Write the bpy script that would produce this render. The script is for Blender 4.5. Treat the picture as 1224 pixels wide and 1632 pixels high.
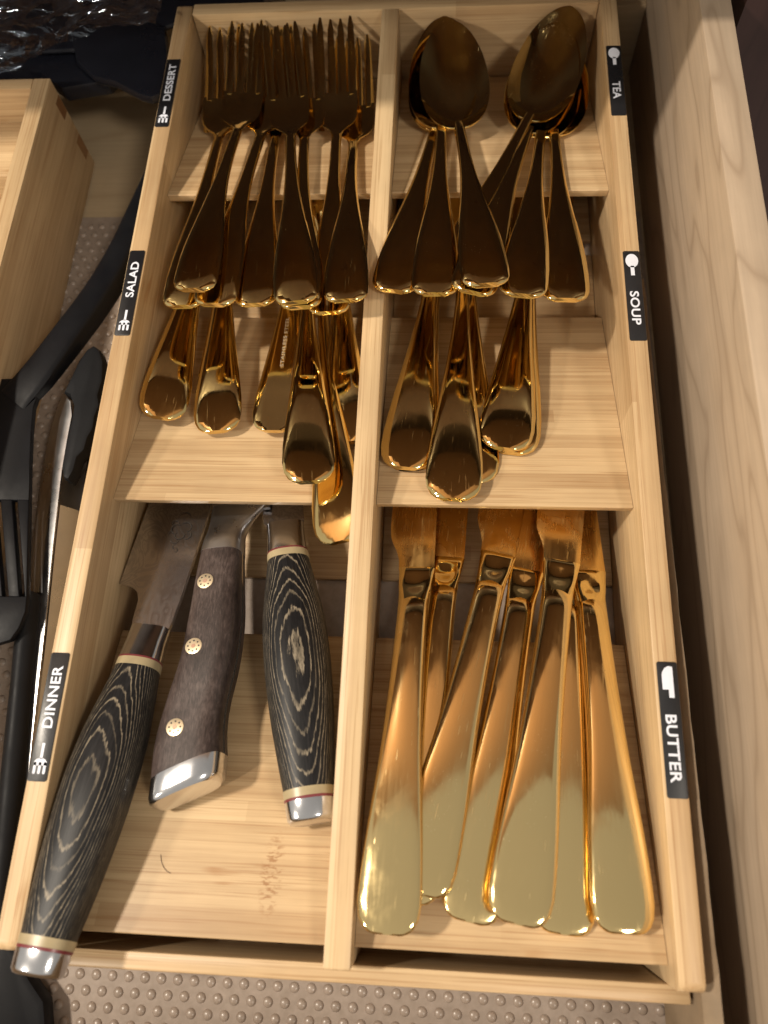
import bpy, bmesh, math, random
from mathutils import Vector, Matrix
random.seed(7)
for o in list(bpy.data.objects): bpy.data.objects.remove(o)
S = bpy.context.scene
COL = S.collection

# ------------------------------------------------------------------ camera
H = 0.062                       # height of the organiser's rails above the drawer floor
CAM = Vector((0, 0, H + 0.30))
ROT = Matrix(((0.9971385, -0.0176155, 0.0735148), (0.0424439, 0.9351833, -0.3516117), (-0.0625560, 0.3537258, 0.9332549)))
FPX = 1226.0
cd = bpy.data.cameras.new('camera'); cam = bpy.data.objects.new('camera', cd); COL.objects.link(cam)
cam.matrix_world = Matrix.Translation(CAM) @ ROT.to_4x4()
cd.sensor_fit = 'VERTICAL'; cd.sensor_height = 36; cd.lens = FPX / 1632 * 36
cd.clip_start = 0.01; cd.clip_end = 20
cd.dof.use_dof = True; cd.dof.focus_distance = 0.345; cd.dof.aperture_fstop = 8
S.camera = cam
# ------------------------------------------------------------------ room light
W = bpy.data.worlds.new('World'); S.world = W; W.use_nodes = True
bg = W.node_tree.nodes['Background']; bg.inputs[0].default_value = (1.0, 0.93, 0.82, 1); bg.inputs[1].default_value = 0.46
wt_ = W.node_tree; tc_ = wt_.nodes.new('ShaderNodeTexCoord'); dt_ = wt_.nodes.new('ShaderNodeVectorMath'); dt_.operation = 'DOT_PRODUCT'; dt_.inputs[1].default_value = (-.75, -.5, .35)
ma_ = wt_.nodes.new('ShaderNodeMapRange'); ma_.inputs[1].default_value = -1; ma_.inputs[2].default_value = 1; ma_.inputs[3].default_value = .30; ma_.inputs[4].default_value = .54
wt_.links.new(tc_.outputs['Generated'], dt_.inputs[0]); wt_.links.new(dt_.outputs['Value'], ma_.inputs[0]); wt_.links.new(ma_.outputs[0], bg.inputs[1])   # added gradient to vary reflections, like a ceiling brighter on the lamps' side
def ceiling_or_fill_lamp(name, loc, power, size, col):
    l = bpy.data.lights.new(name, 'AREA'); l.shape = 'DISK'; l.size = size; l.energy = power; l.color = col
    o = bpy.data.objects.new(name, l); COL.objects.link(o); o.location = loc
    d = Vector((0, 0.1, 0)) - Vector(loc); o.rotation_euler = d.to_track_quat('-Z', 'Y').to_euler()
    return o
ceiling_or_fill_lamp('ceiling_or_fill_lamp', (-0.92, 0.10, 1.42), 25, 0.12, (1.0, 0.885, 0.735))
ceiling_or_fill_lamp('ceiling_or_fill_lamp', (-1.50, -1.00, 1.45), 22, 0.16, (1.0, 0.885, 0.735))
ceiling_or_fill_lamp('ceiling_or_fill_lamp', (0.80, -0.75, 1.50), 11, 0.30, (1.0, 0.90, 0.77))  # added soft fill from front right; also gives the gold more highlights
S.view_settings.view_transform = 'Standard'; S.view_settings.look = 'None'
S.view_settings.exposure = 0; S.view_settings.gamma = 1
S.render.engine = 'CYCLES'

def P(x, y, z):
    """world point at height z that the photograph's pixel (x, y) shows"""
    d = ROT @ Vector(((x - 612) / FPX, -(y - 816) / FPX, -1)); return CAM + d * ((z - CAM.z) / d.z)

# ------------------------------------------------------------------ helpers
def tag(o, label=None, cat=None, group=None, kind=None):
    if label: o['label'] = label
    if cat: o['category'] = cat
    if group: o['group'] = group
    if kind: o['kind'] = kind
    return o
def empty(name, loc=(0, 0, 0)):
    o = bpy.data.objects.new(name, None); COL.objects.link(o); o.location = loc; o.empty_display_size = .01; return o
def obj(name, bm, mat, parent=None, smooth=True, ang=38):
    bmesh.ops.recalc_face_normals(bm, faces=bm.faces)
    if smooth:
        for f in bm.faces: f.smooth = True
        for e in bm.edges:
            if len(e.link_faces) == 2 and e.calc_face_angle(0) > math.radians(ang): e.smooth = False
    me = bpy.data.meshes.new(name); bm.to_mesh(me); bm.free()
    me.materials.append(mat)
    o = bpy.data.objects.new(name, me); COL.objects.link(o)
    if parent: o.parent = parent
    return o
def shift(o, parent_loc):
    """mesh built in world coordinates, parent stands at parent_loc"""
    o.location = -Vector(parent_loc); return o
def copy_tree(o, parent=None):
    c = o.copy(); COL.objects.link(c); c.parent = parent
    for ch in list(o.children): copy_tree(ch, c)
    return c
def box(x0, x1, y0, y1, z0, z1, bev=0.0, seg=2, bm=None):
    b = bmesh.new()
    bmesh.ops.create_cube(b, size=1)
    for v in b.verts: v.co = Vector(((x0 + x1) / 2 + v.co.x * (x1 - x0), (y0 + y1) / 2 + v.co.y * (y1 - y0), (z0 + z1) / 2 + v.co.z * (z1 - z0)))
    if bev: bmesh.ops.bevel(b, geom=list(b.edges), offset=bev, segments=seg, profile=.5, affect='EDGES')
    return b
def prism(pts, z0, z1, bev=0.0):
    """closed outline (x,y) extruded from z0 to z1"""
    b = bmesh.new(); lo = [b.verts.new((x, y, z0)) for x, y in pts]; f = b.faces.new(lo)
    r = bmesh.ops.extrude_face_region(b, geom=[f])
    for v in r['geom']:
        if isinstance(v, bmesh.types.BMVert): v.co.z = z1
    bmesh.ops.recalc_face_normals(b, faces=b.faces)
    if bev:
        es = [e for e in b.edges if abs(e.verts[0].co.z - e.verts[1].co.z) < 1e-7]
        bmesh.ops.bevel(b, geom=es, offset=bev, segments=2, profile=.5, affect='EDGES')
    return b
def interp(tab, y):
    if y <= tab[0][0]: return tab[0][1:]
    for a, c in zip(tab, tab[1:]):
        if y <= c[0]:
            t = (y - a[0]) / (c[0] - a[0]); t2 = t
            return tuple(p + (q - p) * t2 for p, q in zip(a[1:], c[1:]))
    return tab[-1][1:]
def catmull(tab, n):
    """resample a table of stations smoothly"""
    out = []
    m = len(tab)
    for i in range(m - 1):
        p0 = tab[max(i - 1, 0)]; p1 = tab[i]; p2 = tab[i + 1]; p3 = tab[min(i + 2, m - 1)]
        for k in range(n):
            t = k / n
            out.append(tuple(.5 * ((2 * b) + (-a + c) * t + (2 * a - 5 * b + 4 * c - d) * t * t + (-a + 3 * b - 3 * c + d) * t ** 3) for a, b, c, d in zip(p0, p1, p2, p3)))
    out.append(tab[-1]); return out
def loft(sts, M=20, bm=None, cap=True):
    """sts: (y, cx, cz, hw, ht, n) superellipse rings along y"""
    b = bm or bmesh.new(); rings = []
    for y, cx, cz, hw, ht, n in sts:
        r = []
        for k in range(M):
            a = 2 * math.pi * k / M; c, s = math.cos(a), math.sin(a)
            r.append(b.verts.new((cx + hw * math.copysign(abs(c) ** (2 / n), c), y, cz + ht * math.copysign(abs(s) ** (2 / n), s))))
        rings.append(r)
    for r, q in zip(rings, rings[1:]):
        for k in range(M): b.faces.new((r[k], r[(k + 1) % M], q[(k + 1) % M], q[k]))
    if cap: b.faces.new(rings[0]); b.faces.new(rings[-1])
    return b
def sheet(sts, M=9, bm=None, p=6):
    """sts: (y, cx, hw, zc, dish, t) thin curved strip with rounded edges"""
    b = bm or bmesh.new(); rings = []
    for y, cx, hw, zc, dish, t in sts:
        r = []
        for k in range(M):
            u = -1 + 2 * k / (M - 1); u = math.copysign(1 - (1 - abs(u)) ** 1.6, u)
            r.append(b.verts.new((cx + u * hw, y, zc + dish * u * u + t / 2 * (1 - abs(u) ** p * .85))))
        for k in range(M):
            u = 1 - 2 * k / (M - 1); u = math.copysign(1 - (1 - abs(u)) ** 1.6, u)
            r.append(b.verts.new((cx + u * hw, y, zc + dish * u * u - t / 2 * (1 - abs(u) ** p * .85))))
        rings.append(r)
    n = 2 * M
    for r, q in zip(rings, rings[1:]):
        for k in range(n): b.faces.new((r[k], r[(k + 1) % n], q[(k + 1) % n], q[k]))
    b.faces.new(rings[0]); b.faces.new(rings[-1])
    return b
def orient(o, E, N, roll=0.0):
    """local origin to E, local +y towards N, then roll about that axis"""
    y = (N - E).normalized(); x = y.cross(Vector((0, 0, 1))).normalized(); z = x.cross(y)
    m = Matrix((x, y, z)).transposed().to_4x4()
    o.matrix_world = Matrix.Translation(E) @ m @ Matrix.Rotation(math.radians(roll), 4, 'Y')
    return o

# ------------------------------------------------------------------ materials
class NT:
    def __init__(s, name):
        s.m = bpy.data.materials.new(name); s.m.use_nodes = True; s.t = s.m.node_tree; s.b = s.t.nodes['Principled BSDF']
    def n(s, typ, **k):
        x = s.t.nodes.new(typ)
        for a, v in k.items():
            if a.startswith('i_'): x.inputs[a[2:]].default_value = v
            else: setattr(x, a, v)
        return x
    def l(s, a, b): s.t.links.new(a, b)
    def coords(s, scale, loc=(0, 0, 0), rnd=True, rot=(0, 0, 0)):
        tc = s.n('ShaderNodeTexCoord'); mp = s.n('ShaderNodeMapping')
        mp.inputs['Scale'].default_value = scale; mp.inputs['Location'].default_value = loc; mp.inputs['Rotation'].default_value = rot
        src = tc.outputs['Object']
        if rnd:
            oi = s.n('ShaderNodeObjectInfo'); vm = s.n('ShaderNodeVectorMath', operation='MULTIPLY_ADD')
            s.l(oi.outputs['Random'], vm.inputs[0]); vm.inputs[1].default_value = (3.1, 5.7, 2.3); s.l(src, vm.inputs[2]); src = vm.outputs[0]
        s.l(src, mp.inputs['Vector']); return mp.outputs[0]
    def noise(s, vec, scale=1.0, detail=3.0, rough=.5, dist=0.0):
        x = s.n('ShaderNodeTexNoise'); s.l(vec, x.inputs['Vector'])
        x.inputs['Scale'].default_value = scale; x.inputs['Detail'].default_value = detail; x.inputs['Roughness'].default_value = rough; x.inputs['Distortion'].default_value = dist
        return x.outputs['Fac']
    def ramp(s, fac, stops, interp='LINEAR'):
        r = s.n('ShaderNodeValToRGB'); r.color_ramp.interpolation = interp; e = r.color_ramp.elements
        while len(e) < len(stops): e.new(.5)
        for q, (p, c) in zip(e, stops):
            q.position = p; q.color = (c[0], c[1], c[2], 1) if hasattr(c, '__len__') else (c, c, c, 1)
        s.l(fac, r.inputs[0]); return r.outputs[0]
    def mix(s, fac, a, b, blend='MIX'):
        x = s.n('ShaderNodeMix', data_type='RGBA', blend_type=blend)
        for i, v in ((0, fac), (6, a), (7, b)):
            if hasattr(v, 'is_linked'): s.l(v, x.inputs[i])
            else: x.inputs[i].default_value = v if i == 0 else (v[0], v[1], v[2], 1)
        return x.outputs[2]
    def math(s, op, a, b=None, c=None):
        x = s.n('ShaderNodeMath', operation=op)
        for i, v in enumerate((a, b, c)):
            if v is None: continue
            if hasattr(v, 'is_linked'): s.l(v, x.inputs[i])
            else: x.inputs[i].default_value = v
        return x.outputs[0]
    def bump(s, h, strength, dist=.001):
        x = s.n('ShaderNodeBump'); x.inputs['Strength'].default_value = strength; x.inputs['Distance'].default_value = dist
        s.l(h, x.inputs['Height']); s.l(x.outputs[0], s.b.inputs['Normal']); return x
    def set(s, **k):
        for a, v in k.items():
            i = s.b.inputs[a.replace('_', ' ')]
            if hasattr(v, 'is_linked'): s.l(v, i)
            else: i.default_value = (v[0], v[1], v[2], 1) if hasattr(v, '__len__') else v

def bamboo(name, axis, lo=(.43, .28, .145), hi=(.645, .47, .27), strip=.0075, mark=None):
    """laminated bamboo: fine fibres along axis, glued strips, knuckle marks"""
    m = NT(name)
    a = 'xyz'.index(axis)
    sc = [380.0, 380.0, 380.0]; sc[a] = 8.0
    fine = m.noise(m.coords(sc), 1.0, 4, .65)
    sc2 = [1100.0] * 3; sc2[a] = 16.0
    fib = m.noise(m.coords(sc2), 1.0, 2, .6)
    sc3 = [60.0] * 3; sc3[a] = 3.0
    broad = m.noise(m.coords(sc3), 1.0, 2, .5)
    # strips: stepped value across the grain
    cv = m.coords((1, 1, 1), rnd=True); sp = m.n('ShaderNodeSeparateXYZ'); m.l(cv, sp.inputs[0])
    o = [i for i in range(3) if i != a]
    f1 = m.math('FLOOR', m.math('DIVIDE', sp.outputs[o[0]], strip)); f2 = m.math('FLOOR', m.math('DIVIDE', sp.outputs[o[1]], strip * 2.4))
    al = m.math('FLOOR', m.math('MULTIPLY_ADD', sp.outputs[a], 3.0, m.math('MULTIPLY', f1, .37)))
    cb = m.n('ShaderNodeCombineXYZ'); m.l(f1, cb.inputs[0]); m.l(f2, cb.inputs[1]); m.l(al, cb.inputs[2])
    wn = m.n('ShaderNodeTexWhiteNoise', noise_dimensions='3D'); m.l(cb.outputs[0], wn.inputs['Vector'])
    v = m.math('ADD', m.math('MULTIPLY', fine, .62), m.math('MULTIPLY', broad, .38))
    v = m.math('ADD', v, m.math('MULTIPLY', m.math('SUBTRACT', wn.outputs['Value'], .5), .22))
    col = m.ramp(v, [(.30, lo), (.50, tuple(p * .45 + q * .55 for p, q in zip(lo, hi))), (.68, hi)])
    streak = m.ramp(fib, [(.0, 1.0), (.36, 1.0), (.44, 0.0), (1.0, 0.0)])
    col = m.mix(m.math('MULTIPLY', streak, .42), col, (.30, .15, .055))
    jf = m.math('FRACT', m.math('DIVIDE', sp.outputs[o[0]], strip)); jl = m.ramp(jf, [(.0, 1.0), (.05, 0.0), (.96, 0.0), (1.0, 1.0)])     # glue lines
    col = m.mix(m.math('MULTIPLY', jl, .30), col, (.30, .17, .07))
    # knuckles: short dashes gathered in soft bands along the length
    ks = [150.0] * 3; ks[a] = 26.0
    kd = m.ramp(m.noise(m.coords(ks), 1.0, 2, .7), [(.60, 0.0), (.70, 1.0)])
    kb = [26.0] * 3; kb[a] = 17.0
    kband = m.ramp(m.noise(m.coords(kb, (3.3, 1.1, 7.7)), 1.0, 0, .5), [(.66, 0.0), (.72, 1.0)])
    col = m.mix(m.math('MULTIPLY', m.math('MULTIPLY', kd, kband), .55), col, (.33, .155, .05))
    if mark:
        d = m.n('ShaderNodeVectorMath', operation='LENGTH'); m.l(m.coords((1 / .0050, 1 / .0165, 0), (-mark[0] / .0050, -mark[1] / .0165, 0), rnd=False), d.inputs[0])
        zone = m.ramp(d.outputs['Value'], [(.55, 1.0), (1.0, 0.0)])
        dash = m.ramp(m.noise(m.coords((330, 800, 300), rnd=False), 1.0, 3, .65), [(.50, 0.0), (.60, 1.0)])
        col = m.mix(m.math('MULTIPLY', m.math('MULTIPLY', zone, dash), .75), col, (.30, .14, .05))
    dirt = m.ramp(m.noise(m.coords((16, 16, 16)), 1.0, 4, .6), [(.35, .86), (.65, 1.0)])
    col = m.mix(1.0, col, dirt, 'MULTIPLY')
    m.set(Base_Color=col, Roughness=m.ramp(fine, [(.3, .44), (.7, .34)]))
    m.b.inputs['Specular IOR Level'].default_value = .38
    m.bump(m.math('ADD', fine, m.math('MULTIPLY', fib, .5)), .10, .0004)
    return m.m
def maple(name, axis, base=(.46, .355, .255), line=(.22, .15, .095), k=1.0):
    m = NT(name); a = 'xyz'.index(axis)
    sc = [26.0] * 3; sc[a] = 4.2
    v = m.coords(sc, rnd=True)
    h = m.noise(v, 1.0, 2.0, .45, .35)
    rings = m.math('PINGPONG', m.math('MULTIPLY', h, 7.0 * k), 0.5)
    ln = m.ramp(rings, [(0.0, 1.0), (.10, .30), (.30, 0.0)])
    fsc = [520.0] * 3; fsc[a] = 18.0
    fib = m.noise(m.coords(fsc), 1.0, 3, .6)
    mott = m.noise(m.coords((55, 55, 55)), 1.0, 3, .6)
    col = m.mix(m.ramp(mott, [(.3, 0.0), (.7, .35)]), base, tuple(x * .82 for x in base))
    col = m.mix(m.math('MULTIPLY', ln, .5), col, line)
    col = m.mix(m.ramp(fib, [(.35, .35), (.6, 0.0)]), col, tuple(x * .72 for x in base))
    m.set(Base_Color=col, Roughness=.42); m.b.inputs['Specular IOR Level'].default_value = .35
    m.bump(fib, .05, .0003); return m.m
def plain(name, col, rough, metal=0.0, spec=.5, coat=0.0, bumpscale=0, bumpstr=.1, var=.12):
    m = NT(name); n = m.noise(m.coords((90, 90, 90)), 1.0, 4, .6)
    m.set(Base_Color=m.mix(m.ramp(n, [(.3, 0.0), (.7, 1.0)]), tuple(x * (1 - var) for x in col), tuple(min(1, x * (1 + var)) for x in col)), Metallic=metal)
    r = m.ramp(m.noise(m.coords((35, 35, 35)), 1.0, 5, .65), [(.3, max(rough * .75, .02)), (.7, rough * 1.35)])
    m.set(Roughness=r); m.b.inputs['Specular IOR Level'].default_value = spec; m.b.inputs['Coat Weight'].default_value = coat
    if bumpscale: m.bump(m.noise(m.coords((bumpscale,) * 3), 1.0, 3, .6), bumpstr, .0005)
    return m.m
def gold(name, col, rough, brush=0.0):
    m = NT(name)
    sm = m.noise(m.coords((14, 8, 14)), 1.0, 4, .6)                    # handling smears
    sc = m.noise(m.coords((900, 40, 900)), 1.0, 2, .6)                 # fine wipe marks along the piece
    spots = m.n('ShaderNodeTexVoronoi'); m.l(m.coords((170, 170, 170)), spots.inputs['Vector'])
    dot = m.ramp(spots.outputs['Distance'], [(.05, 1.0), (.11, 0.0)])
    sel = m.ramp(m.noise(m.coords((60, 60, 60)), 1.0, 1, .5), [(.58, 0.0), (.64, 1.0)])
    sp = m.math('MULTIPLY', dot, sel)                                  # dried water specks
    r = m.math('ADD', m.ramp(sm, [(.35, rough * .6), (.7, rough * 1.6)]), m.math('MULTIPLY', m.ramp(sc, [(.4, 0.0), (.75, 1.0)]), .05 + brush))
    r = m.math('ADD', r, m.math('MULTIPLY', sp, .35))
    h2 = m.noise(m.coords((1400, 90, 400), rot=(0, 0, -.35)), 1.0, 1, .5)
    scr = m.ramp(h2, [(.70, 0.0), (.725, 1.0)])
    smu = m.ramp(m.noise(m.coords((55, 38, 55)), 1.0, 5, .62, .8), [(.50, 0.0), (.66, 1.0)])          # finger marks
    r = m.math('ADD', r, m.math('ADD', m.math('MULTIPLY', scr, .16), m.math('MULTIPLY', smu, .07 + brush * 2)))
    m.set(Base_Color=m.mix(m.math('MULTIPLY', sp, .5), col, (.85, .74, .55)), Metallic=1.0, Roughness=r)
    m.bump(m.math('ADD', m.math('MULTIPLY', sm, 1.0), m.math('MULTIPLY', sc, .04 + brush * .3)), .05, .002)
    return m.m

BX = bamboo('bamboo_grain_across', 'x'); BY = bamboo('bamboo_grain_along', 'y')
BYW = bamboo('bamboo_wall_grain', 'y', (.34, .21, .095), (.52, .36, .19), strip=.012)
BDARK = bamboo('bamboo_end_grain', 'z', (.16, .075, .03), (.25, .125, .05))
MAPLE_Y = maple('maple_side', 'y'); MAPLE_X = maple('maple_floor', 'x', (.46, .35, .22), (.32, .22, .125), .6)
CHERRY = maple('dark_cabinet_wood', 'z', (.055, .026, .022), (.025, .011, .010))
OAK_O = maple('orange_cabinet_wood', 'z', (.40, .24, .145), (.25, .14, .08))
STONE = plain('brown_stone', (.075, .040, .028), .35, bumpscale=0)
TILE = plain('brown_wall_paint', (.045, .028, .019), .5)
GOLD = gold('gold_plate_polished', (.84, .63, .27), .04)
GOLDK = gold('gold_plate_handled', (.88, .67, .32), .07, .006)
GOLDB = gold('gold_blade_brushed', (.76, .50, .18), .20, .05)
STEEL = plain('polished_steel', (.66, .66, .68), .15, 1.0, var=.05)
STEELB = plain('brushed_steel', (.60, .60, .61), .30, 1.0, var=.06)
BLACKN = plain('black_nylon', (.0045, .0048, .0065), .48, spec=.18, bumpscale=700, bumpstr=.06)
BLACKR = plain('black_rubber', (.006, .0064, .0078), .55, spec=.2, bumpscale=500, bumpstr=.08)
NAVY = plain('black_plastic_utensil', (.008, .009, .014), .3, spec=.5)
LBL = plain('label_black', (.012, .012, .014), .33, spec=.5, bumpscale=900, bumpstr=.05)
WHITE = plain('label_print_white', (.68, .71, .80), .5, var=.03)
CREAM = plain('cream_spacer', (.36, .29, .17), .3, var=.15)
REDSP = plain('red_spacer', (.16, .03, .035), .3)
BRASS = plain('mosaic_brass', (.70, .58, .40), .35, .7)
PINK = plain('mosaic_copper', (.55, .34, .25), .4, .6)
ENGR = plain('engraving_dark', (.035, .028, .022), .5)
HAIR = plain('hair_dark', (.06, .03, .015), .5)

def mat_rubber():
    m = NT('taupe_shelf_liner'); n = m.noise(m.coords((260, 260, 260)), 1.0, 3, .6); d = m.noise(m.coords((20, 20, 20)), 1.0, 4, .6)
    c = m.mix(m.ramp(n, [(.3, 0.0), (.7, 1.0)]), (.29, .23, .185), (.36, .29, .24))
    c = m.mix(1.0, c, m.ramp(d, [(.3, .84), (.7, 1.0)]), 'MULTIPLY')
    m.set(Base_Color=c, Roughness=.3); m.b.inputs['Specular IOR Level'].default_value = .5
    m.bump(n, .10, .0004); return m.m
LINER = mat_rubber()
def mat_pakka():
    m = NT('black_laminated_wood'); c = m.coords((1, 1, 1), rnd=True); s = m.n('ShaderNodeSeparateXYZ'); m.l(c, s.inputs[0])
    n1 = m.noise(m.coords((70, 20, 70)), 1.0, 2, .5); n2 = m.noise(m.coords((900, 140, 900)), 1.0, 3, .7)
    z = m.math('ADD', m.math('MULTIPLY', s.outputs[2], 1420.0), m.math('MULTIPLY', n1, 3.4))
    z = m.math('ADD', z, m.math('MULTIPLY', n2, .70))
    f = m.math('FRACT', z); wn = m.n('ShaderNodeTexWhiteNoise', noise_dimensions='1D'); m.l(m.math('FLOOR', z), wn.inputs['W'])
    line = m.ramp(f, [(.0, 0.0), (.64, 0.0), (.74, 1.0), (.83, 1.0), (.93, 0.0)])
    line = m.math('MULTIPLY', line, m.ramp(wn.outputs['Value'], [(.0, .30), (.6, 1.0)]))
    line = m.math('MULTIPLY', line, m.ramp(n2, [(.36, .25), (.58, 1.0)]))
    fib = m.noise(m.coords((1500, 90, 1500)), 1.0, 2, .6)
    dark = m.mix(m.ramp(fib, [(.4, 0.0), (.7, 1.0)]), (.006, .006, .007), (.015, .0145, .0155))
    col = m.mix(m.math('MULTIPLY', line, .58), dark, (.42, .35, .25))
    m.set(Base_Color=col, Roughness=.44); m.b.inputs['Specular IOR Level'].default_value = .3; m.bump(fib, .08, .0003); return m.m
PAKKA = mat_pakka()
def mat_burl():
    m = NT('grey_brown_burl_wood')
    b = m.noise(m.coords((60, 34, 60)), 1.0, 4, .6, .8); f = m.noise(m.coords((1300, 260, 900)), 1.0, 3, .7, .6)
    col = m.ramp(m.math('ADD', m.math('MULTIPLY', b, .5), m.math('MULTIPLY', f, .5)), [(.34, (.012, .008, .0072)), (.50, (.042, .029, .026)), (.66, (.105, .078, .070))])
    m.set(Base_Color=col, Roughness=.42); m.bump(f, .1, .0003); return m.m
BURL = mat_burl()
def mat_damascus():
    m = NT('damascus_steel'); v = m.coords((60, 42, 60), rnd=True)
    n = m.noise(v, 1.0, 2, .5, 2.2); w = m.math('PINGPONG', m.math('MULTIPLY', n, 9.0), .5)
    k = m.ramp(w, [(.12, 0.0), (.38, 1.0)])
    tc = m.n('ShaderNodeTexCoord'); s = m.n('ShaderNodeSeparateXYZ'); m.l(tc.outputs['Object'], s.inputs[0])
    m.set(Base_Color=m.mix(k, (.40, .385, .39), (.50, .48, .485)), Metallic=1.0, Roughness=m.ramp(w, [(.1, .27), (.4, .22)]))
    return m.m
DAMA = mat_damascus()
def mat_film():
    m = NT('clear_plastic_film'); t = m.t
    tr = m.n('ShaderNodeBsdfTransparent'); gl = m.n('ShaderNodeBsdfGlossy'); gl.inputs['Roughness'].default_value = .09
    gl.inputs['Color'].default_value = (.72, .84, 1, 1)
    fr = m.n('ShaderNodeFresnel'); fr.inputs['IOR'].default_value = 1.7
    fac = m.math('MULTIPLY_ADD', fr.outputs[0], .8, .05)
    mx = m.n('ShaderNodeMixShader'); m.l(fac, mx.inputs[0]); m.l(tr.outputs[0], mx.inputs[1]); m.l(gl.outputs[0], mx.inputs[2])
    bp = m.n('ShaderNodeBump'); bp.inputs['Strength'].default_value = .75; bp.inputs['Distance'].default_value = .004
    m.l(m.noise(m.coords((30, 115, 45), rnd=False), 1.0, 4, .6, 1.0), bp.inputs['Height']); m.l(bp.outputs[0], gl.inputs['Normal'])
    m.l(mx.outputs[0], t.nodes['Material Output'].inputs['Surface']); return m.m
FILM = mat_film()

# ------------------------------------------------------------------ drawer and cabinet round it
WX = .1125                                                            # inner face of the drawer's side
dr = tag(empty('drawer', (0, 0, 0)), 'pale maple drawer holding the organisers, with a tall grained side panel', 'drawer')
obj('drawer_floor', box(-.42, WX, -.13, .432, -.009, 0), MAPLE_X, dr)
obj('side_panel', box(WX, WX + .0145, -.13, .445, -.012, .110, .0012), MAPLE_Y, dr)
obj('side_panel', box(-.4345, -.42, -.13, .445, -.012, .110, .0012), MAPLE_Y, dr)
obj('back_panel', box(-.42, WX, .432, .446, -.009, .045, .001), MAPLE_X, dr)
obj('front_panel', box(-.4345, WX + .0145, -.150, -.1305, -.012, .110, .001), MAPLE_X, dr)
cf = tag(obj('cabinet_frame', box(WX + .024, .60, .352, .372, -.60, .150), CHERRY), 'dark red-brown wooden cabinet frame beside the drawer', 'cabinet', kind='structure')
tag(obj('countertop', box(-1.4, 1.2, .322, .98, .165, .205, .004), STONE), 'dark stone worktop edge above the drawer', 'countertop', kind='structure')
tag(obj('backsplash', box(-1.4, 1.2, .98, 1.0, -.6, 1.97), TILE), 'brown wall behind the worktop', 'wall', kind='structure')
tag(obj('wall_cabinet', box(-1.4, 1.2, .66, .978, .95, 1.95, .003), OAK_O), 'warm orange wooden wall cabinet above the worktop', 'cabinet', kind='structure')
tag(obj('cabinet_interior', box(-.60, .60, .90, .915, -.6, .164), CHERRY), 'dark back of the cabinet behind the drawer', 'cabinet', kind='structure')

# ------------------------------------------------------------------ studded liner
ln = tag(empty('shelf_liner'), 'taupe rubber drawer liner covered with small round bumps', 'liner')
obj('liner_sheet', box(-.415, WX - .0015, -.125, .323, .0004, .0016), LINER, ln)
SPX, SPY, R0 = .00697, .0058, .0021
def dome(bm, cx, cy, cz, r=R0, h=.0011, seg=10):
    top = bm.verts.new((cx, cy, cz + h)); prev = None; rings = []
    for rr, hh in ((1.0, 0.0), (.9, .42), (.6, .82)):
        rings.append([bm.verts.new((cx + r * rr * math.cos(2 * math.pi * k / seg), cy + r * rr * math.sin(2 * math.pi * k / seg), cz + h * hh)) for k in range(seg)])
    for a, c in zip(rings, rings[1:]):
        for k in range(seg): bm.faces.new((a[k], a[(k + 1) % seg], c[(k + 1) % seg], c[k]))
    for k in range(seg): bm.faces.new((rings[-1][k], rings[-1][(k + 1) % seg], top))
b1 = bmesh.new(); dome(b1, 0, 0, 0, seg=14); bump0 = obj('bump', b1, LINER, ln, ang=80); first = True
b2 = bmesh.new(); cnt = 0
for j in range(-9, 72):
    for i in range(-40, 38):
        x = -.1469 + (i + (.5 if j % 2 else 0)) * SPX; y = -.0728 + j * SPY
        if x > WX - .004 or x < -.30 or y > .319: continue
        if -.158 < x < .094 and y > -.060: continue
        if y < -.062 and x > -.165 and y > -.092 and cnt < 300:
            o = bump0 if first else bump0.copy()
            if not first: COL.objects.link(o); o.parent = ln
            o.location = (x, y, .0016); first = False; cnt += 1
        else: dome(b2, x, y, .0016, seg=8)
tag(obj('bump_field', b2, LINER, ln, ang=80), 'bumps of the liner further back', kind='stuff')

b = bmesh.new(); A = []
for k in range(41):
    t = k / 40; y = .235 - .335 * t; w = .00012 * math.sin(t * 61) + .0001 * math.sin(t * 143)
    xt = .0932 + .0042 * t + w; zt = .0555 + .0005 * t + .0002 * math.sin(t * 37)
    A.append([b.verts.new(v) for v in ((.0914, y, .003), (.0915, y, .030), (.0916, y, zt - .004), ((xt + .0916) / 2, y, zt - .001), (xt, y, zt), (xt, y, zt - .0011), (.0932, y, zt - .006), (.0922, y, .030), (.0922, y, .003))])
for p, q in zip(A, A[1:]):
    for k in range(8): b.faces.new((p[k], p[k + 1], q[k + 1], q[k]))
le = obj('curled_edge', b, plain('liner_underside', (.25, .185, .12), .7, spec=.2), ln)
# ------------------------------------------------------------------ bamboo organiser
XL, XLI, XD0, XD1, XRI, XR = -.1550, -.1459, -.0376, -.0281, .0816, .0906
YB, YF = .4125, -.0555
tr = tag(empty('bamboo_organizer', (0, 0, 0)), 'stepped bamboo cutlery organiser with black word labels on its rails', 'organizer')
def board_profile(name, x0, x1, y0, y1, mat, rfront=.004, rback=.004):
    b = box(x0, x1, y0, y1, .0017, H)
    es = []
    for e in b.edges:
        v, w = e.verts
        if abs(v.co.x - w.co.x) > 1e-6 and v.co.z > H - 1e-6 and w.co.z > H - 1e-6: es.append(e)
    if rfront: bmesh.ops.bevel(b, geom=es, offset=rfront, segments=4, profile=.5, affect='EDGES')
    es = [e for e in b.edges if abs(e.verts[0].co.z - e.verts[1].co.z) > 1e-4 or abs(e.verts[0].co.y - e.verts[1].co.y) > 1e-4]
    bmesh.ops.bevel(b, geom=[e for e in es if e.calc_face_angle(0) > 1], offset=.0006, segments=2, profile=.5, affect='EDGES')
    return obj(name, b, mat, tr)
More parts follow.
